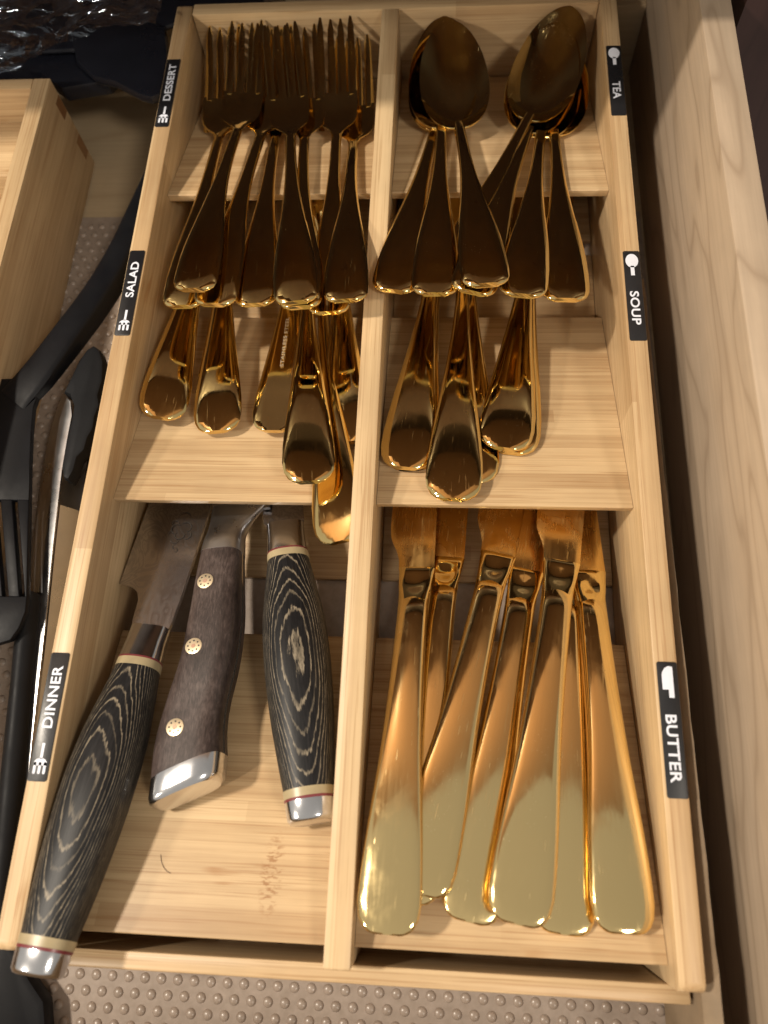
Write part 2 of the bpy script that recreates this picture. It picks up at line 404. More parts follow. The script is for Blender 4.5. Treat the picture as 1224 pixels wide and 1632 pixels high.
board_profile('side_rail', XL, XLI, YF, YB + .009, BY); board_profile('side_rail', XRI, XR, YF, YB + .009, BY)
board_profile('divider', XD0, XD1, YF + .0005, YB - .0003, BY, .0012)
obj('back_wall', box(XLI + .0002, XRI - .0002, YB, YB + .0088, .0017, H - .0006, .0008), BX, tr)
obj('front_board', box(XL + .0005, XR - .0005, YF - .0065, YF - .0002, .0017, .045, .0009), BX, tr)
ZL = .0515
def shelf_z(y, lip): return ZL - .2815 * (y - lip)
def shelf(x0, x1, lip, back, mat=None):
    th = .0050; n = math.hypot(1, .2815); ny, nz = .2815 / n, 1 / n
    z1 = shelf_z(back, lip)
    pr = [(lip, ZL), (back, z1), (back - ny * th, z1 - nz * th), (lip + .0004, ZL - th * 1.02)]
    b = bmesh.new(); A = [b.verts.new((x0, y, z)) for y, z in pr]; B = [b.verts.new((x1, y, z)) for y, z in pr]
    b.faces.new(A); b.faces.new(B[::-1])
    for k in range(4): b.faces.new((A[k], A[(k + 1) % 4], B[(k + 1) % 4], B[k]))
    bmesh.ops.recalc_face_normals(b, faces=b.faces)
    bmesh.ops.bevel(b, geom=[e for e in b.edges if abs(e.verts[0].co.x - e.verts[1].co.x) > .01], offset=.0009, segments=3, profile=.5, affect='EDGES')
    return obj('shelf', b, mat or BX, tr)
mk = P(437, 1392, .041); BXM = bamboo('bamboo_with_knuckle', 'x', mark=(mk.x, mk.y))
LIPS = (.292, .1208, -.0493)
for lip, back in zip(LIPS, (YB - .0004, .2402, .0692)):
    shelf(XLI + .0002, XD0 - .0002, lip, back, BXM if lip < 0 else None); shelf(XD1 + .0002, XRI - .0002, lip, back)
# thin floor slats with open slots between them
for y0, y1 in ((YF + .0003, .040), (.0995, .212), (.222, .290), (.300, YB - .0005)):
    for x0, x1 in ((XLI + .0002, XD0 - .0002), (XD1 + .0002, XRI - .0002)):
        obj('floor_slat', box(x0, x1, y0, y1, .0019, .0050, .0005), BX, tr)

# labels -----------------------------------------------------------
def text_mesh(txt, size, width, name, parent, rz, loc):
    cu = bpy.data.curves.new(name, 'FONT'); cu.body = txt; cu.size = size; cu.align_x = 'CENTER'; cu.align_y = 'CENTER'
    cu.offset = size * .022; cu.extrude = .00004; cu.space_character = 1.06
    t = bpy.data.objects.new(name, cu); COL.objects.link(t)
    dg = bpy.context.evaluated_depsgraph_get(); me = bpy.data.meshes.new_from_object(t.evaluated_get(dg))
    bpy.data.objects.remove(t)
    xs = [v.co.x for v in me.vertices]; ys = [v.co.y for v in me.vertices]
    cx, cy = (min(xs) + max(xs)) / 2, (min(ys) + max(ys)) / 2; k = width / (max(xs) - min(xs)); ky = size / (max(ys) - min(ys))
    for v in me.vertices: v.co = Vector(((v.co.x - cx) * k, (v.co.y - cy) * ky, v.co.z))
    me.materials.clear(); me.materials.append(WHITE)
    o = bpy.data.objects.new(name, me); COL.objects.link(o); o.parent = parent; o.location = loc; o.rotation_euler = (0, 0, rz)
    return o
def rrect(x0, x1, y0, y1, r, n=5):
    pts = []
    for cx, cy, a0 in ((x1 - r, y0 + r, -90), (x1 - r, y1 - r, 0), (x0 + r, y1 - r, 90), (x0 + r, y0 + r, 180)):
        for k in range(n + 1):
            a = math.radians(a0 + 90 * k / n); pts.append((cx + r * math.cos(a), cy + r * math.sin(a)))
    return pts
LW, LL = .0076, .0488
def add_label(word, kind, cx, cy, flip, w):
    """long axis = local +x in reading direction; icon at the start"""
    lb = obj('label_plate', prism(rrect(-LL / 2, LL / 2, -LW / 2, LW / 2, .0009), 0, .00035, .0001), LBL, tr)
    lb['label'] = 'black label reading %s with a white %s symbol' % (word, kind)
    lb.location = (cx, cy, H + .00005); lb.rotation_euler = (0, 0, math.pi / 2 if not flip else -math.pi / 2)
    text_mesh(word, .0041, w, 'lettering', lb, 0, (.0072, -.0001, .00042))
    b = bmesh.new(); X0 = -LL / 2
    def add(pts):
        q = prism(pts, .00036, .00046); me = bpy.data.meshes.new('x'); q.to_mesh(me); q.free(); b.from_mesh(me); bpy.data.meshes.remove(me)
    if kind == 'fork':
        yo = -.0002
        add([(X0 + .0082, yo - .00055), (X0 + .0140, yo - .00055), (X0 + .0140, yo + .00055), (X0 + .0082, yo + .00055)])
        for k in (-1, 0, 1): add(rrect(X0 + .0027, X0 + .0070, yo + k * .00195 - .00052, yo + k * .00195 + .00052, .0004, 2))
        add([(X0 + .0058, yo - .00247), (X0 + .0072, yo - .00247), (X0 + .0080, yo - .0018), (X0 + .0085, yo - .0005), (X0 + .0085, yo + .0005), (X0 + .0080, yo + .0018), (X0 + .0072, yo + .00247), (X0 + .0058, yo + .00247)])
    elif kind == 'spoon':
        add([(X0 + .0056 + .0038 * math.cos(a * math.pi / 12), .0029 * math.sin(a * math.pi / 12)) for a in range(24)])
        add([(X0 + .0085, -.00085), (X0 + .0138, -.00085), (X0 + .0138, .00085), (X0 + .0085, .00085)])
    else:
        add([(X0 + .0018, .0014), (X0 + .0016, .0004), (X0 + .0024, -.0010), (X0 + .0038, -.0019), (X0 + .0050, -.0022), (X0 + .0104, -.0022), (X0 + .0104, .0000), (X0 + .0134, .0000), (X0 + .0134, .0019), (X0 + .0040, .0019), (X0 + .0018, .0019)])
    obj('icon', b, WHITE, lb, smooth=False)
xl, xr = (XL + XLI) / 2 - .0002, (XRI + XR) / 2 + .0004
def mid_y(x, ya, yb): return (P(x, ya, H).y + P(x, yb, H).y) / 2
add_label('DESSERT', 'fork', xl, mid_y(268, 97, 201), False, .0265); add_label('SALAD', 'fork', xl, mid_y(204, 402, 533), False, .0205); add_label('DINNER', 'fork', xl - .0002, mid_y(80, 1042, 1244), False, .0240)
add_label('TEA', 'spoon', xr, mid_y(980, 76, 182), True, .0118); add_label('SOUP', 'spoon', xr, mid_y(1015, 402, 542), True, .0180); add_label('BUTTER', 'knife', xr, mid_y(1075, 1057, 1271), True, .0240)

# ------------------------------------------------------------------ gold cutlery prototypes (y = 0 at the handle's end)
def arch(y, Lh, h): t = y / Lh; return h * math.sin(math.pi * min(max(t, 0), 1))
def handle_mesh(Lh, we, wn, te=.0026, tn=.0034, h=.0022, long=False):
    pr = [(0, .55), (.0008, .74), (.0022, .88), (.0048, .975), (.009, 1.0), (.017, .985), (.030, .89), (.045, .72), (.060, .54), (.078, .375), (.100, .29), (.125, .27)]
    if long: pr = [(0, .42), (.0008, .60), (.0024, .78), (.0056, .93), (.0105, 1.0), (.018, .985), (.032, .86), (.050, .67), (.070, .49), (.088, .36), (.106, .29), (.125, .27)]
    k = Lh / .125; st = []
    for y, w in pr:
        yy = y if y < .012 else .012 + (y - .012) * (Lh - .012) / .113
        hw = we / 2 * w; hw = max(hw, wn / 2) if y > .02 else hw
        t = te + (tn - te) * min(1, yy / Lh)
        st.append((yy, 0, hw, arch(yy, Lh, h) - .0012 * max(0, 1 - yy / .03) ** 2, -.0004 * w, t))
    s2 = st[:5] + catmull(st[5:], 3)
    return sheet(s2, 11, p=8)
def make_fork(k=1.0, endw=.0205, long=False):
    r = empty('gold_fork'); Lh = .128 * k
    obj('handle', handle_mesh(Lh, endw, .0054, long=long), GOLD, r)
    def zf(y): t = max(0, (y - Lh) / (.069 * k)); return -.0035 * math.sin(math.pi * min(t * 1.15, 1)) + .0235 * t ** 1.6
    st = []
    for t, w in ((-.05, .0027), (.02, .0028), (.07, .0038), (.105, .0062), (.14, .0088), (.18, .0103), (.24, .0111), (.36, .0114), (.46, .0114)):
        y = Lh + t * .069 * k; st.append((y, 0, w * k, zf(y), .0022 * min(1, max(0, t) * 4), .0019))
    hd = obj('head', sheet(st, 11, p=6), GOLD, r)
    for i in range(4):
        c = (-.0089 + i * .00593) * k; st = []
        for q in range(9):
            t = .43 + .57 * q / 8; y = Lh + t * .069 * k; w = (.0024 - .0008 * (q / 8) ** 1.5) * k * (1 if q < 8 else .45)
            st.append((y, c * (1 - .05 * q / 8), w, zf(y) + .0022 * (c / .0112 / k) ** 2, 0, .0019 - .0007 * q / 8))
        obj('tine', sheet(st, 5, p=4), GOLD, hd)
    return r
def make_spoon(k=1.0, endw=.0215, bw=.0187, bl=.0630, long=False, lift=.027):
    r = empty('gold_spoon'); Lh = .1325 * k
    obj('handle', handle_mesh(Lh, endw, .0054, long=long), GOLD, r)
    b = bmesh.new(); NV, NU = 28, 17; D = .0085 * k; top = []; bot = []
    for j in range(NV + 1):
        v = -1 + 2 * j / NV; vv = math.sin(v * math.pi / 2)
        w = bw * k * max(0, 1 - abs(vv) ** 2.1) ** .5 * (1 + .10 * vv * -1)
        y = Lh - .003 + (vv + 1) / 2 * bl * k
        tt = (vv + 1) / 2; rise = -.001 + lift * tt ** 1.3 * k
        if j == 0: w = .0026
        if j == NV: w = .0012
        rt, rb = [], []
        for i in range(NU):
            u = -1 + 2 * i / (NU - 1)
            d = D * (1 - abs(u) ** 2.2) * (1 - abs(vv) ** 2.6)
            z = rise - d; edge = 1 - .5 * abs(u) ** 8
            rt.append(b.verts.new((u * w, y, z + .0007 * edge))); rb.append(b.verts.new((u * w, y, z - .0009 * edge)))
        top.append(rt); bot.append(rb)
    for j in range(NV):
        for i in range(NU - 1):
            b.faces.new((top[j][i], top[j][i + 1], top[j + 1][i + 1], top[j + 1][i])); b.faces.new((bot[j][i], bot[j + 1][i], bot[j + 1][i + 1], bot[j][i + 1]))
        b.faces.new((top[j][0], top[j + 1][0], bot[j + 1][0], bot[j][0])); b.faces.new((top[j][-1], bot[j][-1], bot[j + 1][-1], top[j + 1][-1]))
    b.faces.new(top[0] + bot[0][::-1]); b.faces.new(top[-1] + bot[-1][::-1])
    obj('bowl', b, GOLD, r, ang=50)
    return r
def make_knife():
    r = empty('gold_table_knife'); Lh = .125
    st = [(0, .0050, .0013), (.0007, .0071, .0016), (.0022, .0090, .0019), (.0050, .0105, .0021), (.0095, .01125, .0022), (.018, .0111, .0024), (.035, .0101, .0028), (.060, .0081, .0034), (.085, .0070, .0038), (.108, .0065, .0040), (.1205, .0064, .0040), (.1240, .0064, .0034), (.1275, .0066, .0020)]
    def ring_sections(tab):
        b = bmesh.new(); rings = []
        for y, hw, ht in tab:
            bev = min(.0017, hw * .35); lo = ht * .25
            zc = .0012 * math.sin(math.pi * min(1, y / Lh)) - .0010 * max(0, 1 - y / .04) ** 2
            prof = []
            n = 9
            for k in range(n):
                u = -1 + 2 * k / (n - 1); prof.append((u * (hw - bev), ht * (1 - .22 * u * u)))
            prof += [(hw - bev * .55, ht * .66), (hw - bev * .15, ht * .46), (hw, lo), (hw, -lo), (hw - bev * .15, -ht * .46), (hw - bev * .55, -ht * .66)]
            for k in range(n):
                u = 1 - 2 * k / (n - 1); prof.append((u * (hw - bev), -ht * (1 - .22 * u * u)))
            prof += [(-x, z) for x, z in prof[n + 3:n + 6][::-1]] if False else [(-hw + bev * .55, -ht * .66), (-hw + bev * .15, -ht * .46), (-hw, -lo), (-hw, lo), (-hw + bev * .15, ht * .46), (-hw + bev * .55, ht * .66)]
            rings.append([b.verts.new((x, y, z + zc)) for x, z in prof])
        m = len(rings[0])
        for a, c in zip(rings, rings[1:]):
            for k in range(m): b.faces.new((a[k], a[(k + 1) % m], c[(k + 1) % m], c[k]))
        b.faces.new(rings[0]); b.faces.new(rings[-1]); return b
    obj('handle', ring_sections(st[:4] + catmull(st[4:11], 3) + st[11:]), GOLDK, r, ang=60)
    # shoulder with thumb hollow
    sh = [(.1255, 0, .0064, 0, 0, .0048), (.129, 0, .0066, -.0002, .0006, .0042), (.133, .0001, .0069, -.0006, .0012, .0036), (.1365, .0002, .0073, -.0004, .0005, .0034), (.140, .0003, .0076, 0, 0, .0030), (.1418, .0003, .0079, 0, 0, .0024)]
    obj('shoulder', sheet(catmull(sh, 3), 11, p=8), GOLD, r)
    bl = []
    for y, x0, x1, t in ((.1405, -.0076, .0080, .0021), (.146, -.0080, .0079, .0020), (.151, -.0098, .0078, .0019), (.156, -.0120, .0077, .0018), (.163, -.0130, .0076, .0017), (.185, -.0131, .0072, .0016), (.21, -.0126, .0062, .0014), (.228, -.0112, .0044, .0013), (.237, -.0088, .0014, .0012), (.240, -.0064, -.0012, .0010)):
        bl.append((y, (x0 + x1) / 2, (x1 - x0) / 2, 0, 0, t))
    obj('blade', sheet(catmull(bl, 2), 9, p=5), GOLDB, r)
    return r
ORD = ['first', 'second', 'third', 'fourth', 'fifth', 'sixth', 'seventh', 'eighth']
def put(proto, used, E, ze, N, zn, roll, label, cat, group):
    o = proto if not used else copy_tree(proto)
    orient(o, P(*E, ze), P(*N, zn), roll); tag(o, label, cat, group); return o

fork = make_fork()
DF = [((289, 486), .0660, (348, 223), .0430, 0), ((307, 459), .0790, (373, 226), .0520, 0), ((339, 483), .0720, (413, 224), .0475, 0), ((405, 483), .0680, (438, 224), .0435, 0),
      ((472, 479), .0790, (463, 220), .0525, 0), ((478, 487), .0735, (485, 223), .0480, 0), ((523, 496), .0660, (536, 223), .0470, 0), ((550, 476), .0770, (563, 226), .0440, 0)]
for i, (E, ze, N, zn, r) in enumerate(DF):
    put(fork, i, E, ze, N, zn, r, 'gold dessert fork, %s in its compartment counting from the DESSERT label' % ORD[i], 'fork', 'gold forks in the DESSERT compartment')
bigf = make_fork(1.06, .0228, True)
SF = [((255, 664), .0490, (300, 490), .0365, 14, 'gold fork tilted on its side against the rail below the SALAD label'),
      ((345, 686), .0480, (356, 490), .0345, 0, 'gold fork lying flat beside the tilted fork on the SALAD shelf'),
      ((437, 690), .0465, (462, 490), .0405, 180, 'gold fork turned face down on the SALAD shelf, showing engraved lettering'),
      ((492, 766), .0660, (490, 490), .0395, 4, 'gold fork crossing on top of the others on the SALAD shelf'),
      ((541, 862), .0600, (514, 490), .0310, -12, 'gold fork whose handle hangs over the SALAD shelf edge above the kitchen knives'),
      ((553, 704), .0500, (545, 490), .0350, -8, 'gold fork pressed against the divider on the SALAD shelf')]
fork_down = None
for i, (E, ze, N, zn, r, lab) in enumerate(SF):
    o = put(bigf, i, E, ze, N, zn, r, lab, 'fork', 'gold forks on the SALAD shelf')
    if r == 180: fork_down = o
tx = text_mesh('STAINLESS STEEL', .0017, .030, 'engraving', fork_down, 0, (0, .055, -.0022 + .0021)); tx.rotation_euler = (math.pi, 0, math.pi / 2); tx.location = (0.0004, .052, -.0003)
tx.data.materials.clear(); tx.data.materials.append(BRASS)

spoon = make_spoon()
TS = [((626, 461), .0690, (691, 216), .0425, 0), ((693, 466), .0720, (703, 216), .0470, 0), ((776, 451), .0830, (733, 209), .0515, 0),
      ((712, 450), .0655, (834, 204), .0470, 2), ((752, 463), .0730, (842, 207), .0450, 2), ((833, 468), .0760, (862, 209), .0425, 0), ((903, 475), .0700, (882, 203), .0395, 0)]
for i, (E, ze, N, zn, r) in enumerate(TS):
    put(spoon, i, E, ze, N, zn, r, 'gold tea spoon, %s bowl in its compartment counting from the divider' % ORD[i], 'spoon', 'gold spoons in the TEA compartment')
bigs = make_spoon(1.07, .0246, long=True, lift=.012)
SS = [((651, 754), .0465, (689, 480), .0250, 0, 'gold soup spoon under its twin beside the divider'), ((646, 744), .0520, (684, 480), .0305, 0, 'gold soup spoon lying on top of its twin beside the divider'),
      ((752, 768), .0490, (748, 480), .0280, 0, 'gold soup spoon almost hidden below the longest reaching soup spoon'), ((722, 794), .0580, (737, 480), .0325, 0, 'gold soup spoon reaching furthest to the shelf edge over the butter knives'),
      ((815, 720), .0470, (839, 480), .0270, 0, 'gold soup spoon under its twin nearest the SOUP label'), ((804, 713), .0520, (834, 480), .0320, 0, 'gold soup spoon on top of its twin nearest the SOUP label')]
for i, (E, ze, N, zn, r, lab) in enumerate(SS): put(bigs, i, E, ze, N, zn, r, lab, 'spoon', 'gold spoons on the SOUP shelf')

kn = make_knife()
BK = [((616, 1490), .0660, (660, 945), .0400, -5, 'gold table knife leaning against the divider in the BUTTER compartment'),
      ((650, 1440), .0560, (705, 950), .0310, -4, 'gold table knife mostly hidden under the one leaning on the divider'),
      ((668, 1425), .0600, (778, 948), .0360, 0, 'gold table knife slanting under the one leaning on the divider'),
      ((747, 1470), .0570, (832, 945), .0330, 2, 'gold table knife just under the topmost one, on its divider side'),
      ((825, 1474), .0665, (888, 948), .0430, 0, 'gold table knife lying topmost across the others'),
      ((899, 1490), .0520, (906, 950), .0280, 0, 'gold table knife showing only its rounded end below the topmost one'),
      ((998, 1489), .0570, (941, 955), .0310, 6, 'gold table knife nearest the BUTTER label')]
for i, (E, ze, N, zn, r, lab) in enumerate(BK): put(kn, i, E, ze, N, zn, r, lab, 'table knife', 'gold knives in the BUTTER compartment')

# ------------------------------------------------------------------ kitchen knives
def laminated_handle(r, L=.112):
    st = [(.012, 0, 0, .0098, .0080, 2.3), (.020, 0, 0, .0108, .0088, 2.3), (.040, 0, .0003, .0128, .0104, 2.3), (.062, 0, .0006, .0139, .0114, 2.25), (.082, 0, .0004, .0134, .0107, 2.25), (.100, 0, 0, .0112, .0089, 2.3), (L, 0, 0, .0094, .0076, 2.4)]
    obj('handle', loft(catmull(st, 5), 36), PAKKA, r, ang=60)
    obj('end_ring', loft([(.0088, 0, 0, .0098, .0080, 2.3), (.0120, 0, 0, .0101, .0083, 2.3)], 36), CREAM, r)
    obj('end_spacer', loft([(.0078, 0, 0, .0096, .0079, 2.3), (.0088, 0, 0, .0099, .0081, 2.3)], 36), REDSP, r)
    obj('end_cap', loft([(0, 0, 0, .0070, .0056, 2.3), (.0004, 0, 0, .0082, .0066, 2.3), (.0016, 0, 0, .0091, .0074, 2.3), (.0078, 0, 0, .0097, .0080, 2.3)], 36), STEEL, r)
    obj('collar', loft([(L, 0, 0, .0096, .0078, 2.4), (L + .0034, 0, 0, .0094, .0076, 2.4)], 36), CREAM, r)
    obj('collar_spacer', loft([(L + .0034, 0, 0, .0094, .0076, 2.4), (L + .0042, 0, 0, .0093, .0075, 2.4)], 36), REDSP, r)
    obj('bolster', loft([(L + .0042, 0, 0, .0092, .0073, 2.6), (L + .012, 0, 0, .0086, .0064, 2.8), (L + .019, 0, 0, .0086, .0056, 3), (L + .0195, 0, 0, .0080, .0040, 3)], 36), STEEL, r)
def blade(r, pts, t, mat, zc=0.0):
    """outline (x,y) with a spine on +x; thickness tapers towards the edge side"""
    b = prism(pts, zc - t / 2, zc + t / 2)
    return obj('blade', b, mat, r, smooth=False)
def taper(o, xs, xe, t, zc=0.0):
    for v in o.data.vertices:
        k = (v.co.x - xe) / (xs - xe); v.co.z = zc + (v.co.z - zc) * max(.12, min(1, k))
ka = empty('kitchen_knife'); laminated_handle(ka)
y0 = .1300
bp = [(.0080, y0), (.0086, y0 + .004), (.0092, y0 + .02), (.0096, y0 + .06), (.0060, y0 + .11), (-.006, y0 + .142), (-.0135, y0 + .150), (-.0185, y0 + .135), (-.0215, y0 + .10), (-.0222, y0 + .06), (-.0222, y0 + .0215), (-.0150, y0 + .0200), (-.0122, y0 + .0180), (-.0104, y0 + .014), (-.0098, y0 + .004), (-.0080, y0)]
bl = blade(ka, bp, .0022, DAMA); taper(bl, .0096, -.024, .0022)
# maker's mark engraved on the blade
b = bmesh.new()
def stroke(bm, pts, w, z):
    pts = [Vector((x, y, 0)) for x, y in pts]; L_, R_ = [], []
    for i, p in enumerate(pts):
        d = (pts[min(i + 1, len(pts) - 1)] - pts[max(i - 1, 0)]).normalized(); n = Vector((-d.y, d.x, 0)) * w * (.35 + .65 * math.sin(math.pi * (i + .5) / len(pts)))
        L_.append(bm.verts.new((p.x + n.x, p.y + n.y, z))); R_.append(bm.verts.new((p.x - n.x, p.y - n.y, z)))
    for i in range(len(pts) - 1): bm.faces.new((L_[i], R_[i], R_[i + 1], L_[i + 1]))
def arc(cx, cy, r, a0, a1, sq=1.0, n=9): return [(cx + r * math.cos(math.radians(a0 + (a1 - a0) * k / n)), cy + sq * r * math.sin(math.radians(a0 + (a1 - a0) * k / n))) for k in range(n + 1)]
mc = Vector((-.0015, y0 + .052))
for cx, cy, rr, a0, a1, w in ((.0, .006, .0034, 30, 150, .00022), (.002, .001, .0030, -60, 140, .00026), (-.002, .0, .0026, 60, 260, .00024), (.0005, -.003, .0024, 150, 380, .00026), (-.0035, .003, .0016, 0, 250, .0002), (.0038, -.003, .0022, -120, 100, .00026), (-.001, -.006, .0018, 180, 360, .0002), (-.004, -.003, .0014, 20, 200, .0002), (.0, -.0095, .0012, 90, 270, .00018), (.0008, -.0115, .001, -90, 120, .00018)):
    stroke(b, arc(mc.x + cx, mc.y + cy, rr, a0, a1), w, .00118)
obj('engraving', b, ENGR, bl, smooth=False)
orient(ka, P(57, 1557, .0660), P(223, 1058, .0410), -4)
tag(ka, 'kitchen knife with wavy-patterned blade, black striped handle leaning across the DINNER label rail', 'kitchen knife', 'kitchen knives in the DINNER compartment')
kc = empty('kitchen_knife'); laminated_handle(kc)
bl = blade(kc, [(.0082, y0), (.0090, y0 + .004), (.0094, y0 + .05), (.0062, y0 + .10), (-.002, y0 + .115), (-.008, y0 + .10), (-.0098, y0 + .05), (-.0100, y0 + .004), (-.0082, y0)], .002, DAMA); taper(bl, .0094, -.0115, .002)
orient(kc, P(497, 1312, .0520), P(459, 884, .0320), 5)
tag(kc, 'kitchen knife with black striped oval handle resting against the divider', 'kitchen knife', 'kitchen knives in the DINNER compartment')
kb = empty('kitchen_knife')
HB = [(.010, -.0010, 0, .0138, .0098, 3.2), (.022, -.0022, 0, .0136, .0096, 3.2), (.036, -.0014, 0, .0126, .0094, 3.2), (.055, .0012, 0, .0120, .0096, 3.2), (.075, .0018, 0, .0116, .0094, 3.2), (.095, .0008, 0, .0104, .0086, 3.2), (.110, .0002, 0, .0094, .0076, 3.2)]
obj('handle', loft(catmull(HB, 4), 32), BURL, kb, ang=60)
def tilt(o, y1, k):                                                   # slanted joint at the butt
    for v in o.data.vertices:
        if v.co.y < y1: v.co.y += (v.co.x) * k * (1 - max(0, v.co.y - .010) / max(y1 - .010, 1e-6) if v.co.y > .010 else 1)
hb = kb.children[0]; tilt(hb, .034, .42)
cap = obj('end_cap', loft([(-.0006, -.0006, 0, .0122, .0082, 3.2), (.0004, -.0007, 0, .0132, .0091, 3.2), (.0024, -.0008, 0, .0138, .0097, 3.2), (.0099, -.0010, 0, .0139, .0099, 3.2)], 32), STEEL, kb)
for v in cap.data.vertices: v.co.y += v.co.x * .42
tang = loft([(y, cx, cz, hw + .0003, .0011, 6) for y, cx, cz, hw, ht, n in catmull(HB, 4)], 16)
tg = obj('tang', tang, STEEL, kb); tilt(tg, .034, .42)
obj('bolster', loft(catmull([(.110, .0002, 0, .0096, .0078, 3.2), (.116, .0002, 0, .0092, .0072, 3), (.122, .0008, 0, .0090, .0056, 3), (.130, .0030, 0, .0112, .0034, 3), (.138, .0060, 0, .0146, .0018, 3)], 4), 32), STEELB, kb, ang=60)
blb = blade(kb, [(-.0086, .134), (.0205, .134), (.0210, .150), (.0195, .20), (.012, .235), (.0, .248), (-.006, .235), (-.0085, .20)], .002, DAMA)
for y, x in ((.092, -.0022), (.060, -.0026), (.0245, -.0052)):
    z = interp([(q[0], q[4]) for q in HB], y)[0] + .00005
    rv = obj('rivet', loft([(0, 0, 0, .0037, .0037, 2), (.00035, 0, 0, .0037, .0037, 2), (.00045, 0, 0, .0033, .0033, 2)], 24), BRASS, kb)
    rv.location = (x, y, z - .0002); rv.rotation_euler = (math.pi / 2, 0, 0)
    for k in range(8):
        a = k * math.pi / 4; d = obj('pin', loft([(.00040, .0024 * math.cos(a), .0024 * math.sin(a), .00042, .00042, 2), (.00052, .0024 * math.cos(a), .0024 * math.sin(a), .00040, .00040, 2)], 8), ENGR, rv)
    obj('pin', loft([(.00040, 0, 0, .0010, .0010, 2), (.00053, 0, 0, .0009, .0009, 2)], 12), PINK, rv)
orient(kb, P(301, 1264, .0500), P(357, 870, .0310), -9); kb.matrix_world = kb.matrix_world @ Matrix.Scale(.945, 4, (0, 1, 0))
tag(kb, 'kitchen knife with brown wooden handle, three mosaic rivets and a steel butt', 'kitchen knife', 'kitchen knives in the DINNER compartment')
# stray hair on the shelf
def tube(pts, r, mat, name, seg=6):
    b = bmesh.new(); rings = []
    for i, p in enumerate(pts):
        d = (pts[min(i + 1, len(pts) - 1)] - pts[max(i - 1, 0)]).normalized(); u = d.cross(Vector((0, 0, 1))).normalized(); w = u.cross(d)
        rings.append([b.verts.new(p + (u * math.cos(2 * math.pi * k / seg) + w * math.sin(2 * math.pi * k / seg)) * r) for k in range(seg)])
    for a, c in zip(rings, rings[1:]):
        for k in range(seg): b.faces.new((a[k], a[(k + 1) % seg], c[(k + 1) % seg], c[k]))
    b.faces.new(rings[0]); b.faces.new(rings[-1]); return obj(name, b, mat)
def on_shelf(x, y, lip):
    z = .045
    for _ in range(8): p = P(x, y, z); z = shelf_z(p.y, lip)
    return P(x, y, z + .0002)
tag(tube([on_shelf(x, y, LIPS[2]) for x, y in ((256, 1362), (257, 1372), (260, 1381), (265, 1388), (272, 1392))], .00009, HAIR, 'hair'), 'single dark hair lying on the empty part of the DINNER shelf', 'hair')

# ------------------------------------------------------------------ neighbouring bamboo organiser
ob = tag(empty('bamboo_box'), 'bamboo box organiser standing next to the stepped one, with jointed corners', 'organizer')
BXR, BYB = -.2192, .3655
obj('side_wall', box(BXR - .0095, BXR, -.06, BYB, .0017, H, .0006), BY, ob)
obj('back_wall', box(-.40, BXR - .0097, BYB - .0075, BYB, .0017, H, .0006), BX, ob)
obj('step', box(-.40, BXR - .0097, .318, BYB - .0077, .0017, .0400, .0006), BX, ob)
obj('box_floor', box(-.40, BXR - .0097, -.05, .3178, .0017, .006), BX, ob)
obj('side_wall', box(-.4095, -.4002, -.06, BYB, .0017, H, .0006), BY, ob)
for z0, z1 in ((.041, .052), (.012, .025)):
    obj('corner_joint', box(BXR - .004, BXR + .00012, BYB - .0078, BYB - .0008, z0, z1), BDARK, ob)

# ------------------------------------------------------------------ black slotted turner
def ribbon(stations, name, mat, parent=None):
    """stations: (centre Vector, half width, half thickness) swept, flat side up"""
    b = bmesh.new(); rings = []
    for i, (c, w, t) in enumerate(stations):
        d = (stations[min(i + 1, len(stations) - 1)][0] - stations[max(i - 1, 0)][0]).normalized(); u = d.cross(Vector((0, 0, 1))).normalized(); n = u.cross(d)
        r = []
        for k in range(16):
            a = 2 * math.pi * k / 16; cc, ss = math.cos(a), math.sin(a)
            r.append(b.verts.new(c + u * w * math.copysign(abs(cc) ** .45, cc) + n * t * math.copysign(abs(ss) ** .45, ss)))
        rings.append(r)
    for a, c in zip(rings, rings[1:]):
        for k in range(16): b.faces.new((a[k], a[(k + 1) % 16], c[(k + 1) % 16], c[k]))
    b.faces.new(rings[0]); b.faces.new(rings[-1]); return obj(name, b, mat, parent)
sp = tag(empty('slotted_turner'), 'black nylon slotted turner lying diagonally between the two organisers', 'turner')
cl = catmull([(22, 640, .0385), (58, 603, .0385), (108, 540, .036), (157, 474, .032), (196, 408, .028), (226, 345, .025), (252, 290, .022), (272, 245, .020)], 4)
wt = [.0090, .0085, .0078, .0074, .0074, .0078, .0084, .0080]; ht_ = [.0022, .0045, .0060, .0066, .0066, .0062, .0060, .005]
ribbon([(P(x, y, z), interp([(i, w) for i, w in enumerate(wt)], k / 4)[0], interp([(i, w) for i, w in enumerate(ht_)], k / 4)[0]) for k, (x, y, z) in enumerate(cl)], 'handle', BLACKN, sp)
b = bmesh.new()
def slab(bm, px, z):
    w = [P(x, y, z) for x, y in px]
    q = prism([(p.x, p.y) for p in w], z - .0036, z, .0005); me = bpy.data.meshes.new('x'); q.to_mesh(me); q.free(); bm.from_mesh(me); bpy.data.meshes.remove(me)
slab(b, [(74, 588), (62, 622), (53, 648), (49, 690), (47, 740), (46, 797), (-140, 797), (-138, 700), (-90, 620), (-20, 604), (20, 603)], .0400)
slots = [(19, 27, 31, 39), (-9, 0, 4, 13), (-38, -29, -23, -14), (-67, -58, -50, -41), (-96, -87, -77, -68), (-125, -116, -104, -95)]
edge = (46, 46, 44, 44)
for k, (a0, a1, c0, c1) in enumerate(slots):
    xr0 = 46 if k == 0 else slots[k - 1][0]; xr1 = 43 if k == 0 else slots[k - 1][2]
    slab(b, [(a1, 796), (xr0, 796), (xr1, 951), (c1, 951)], .0399)
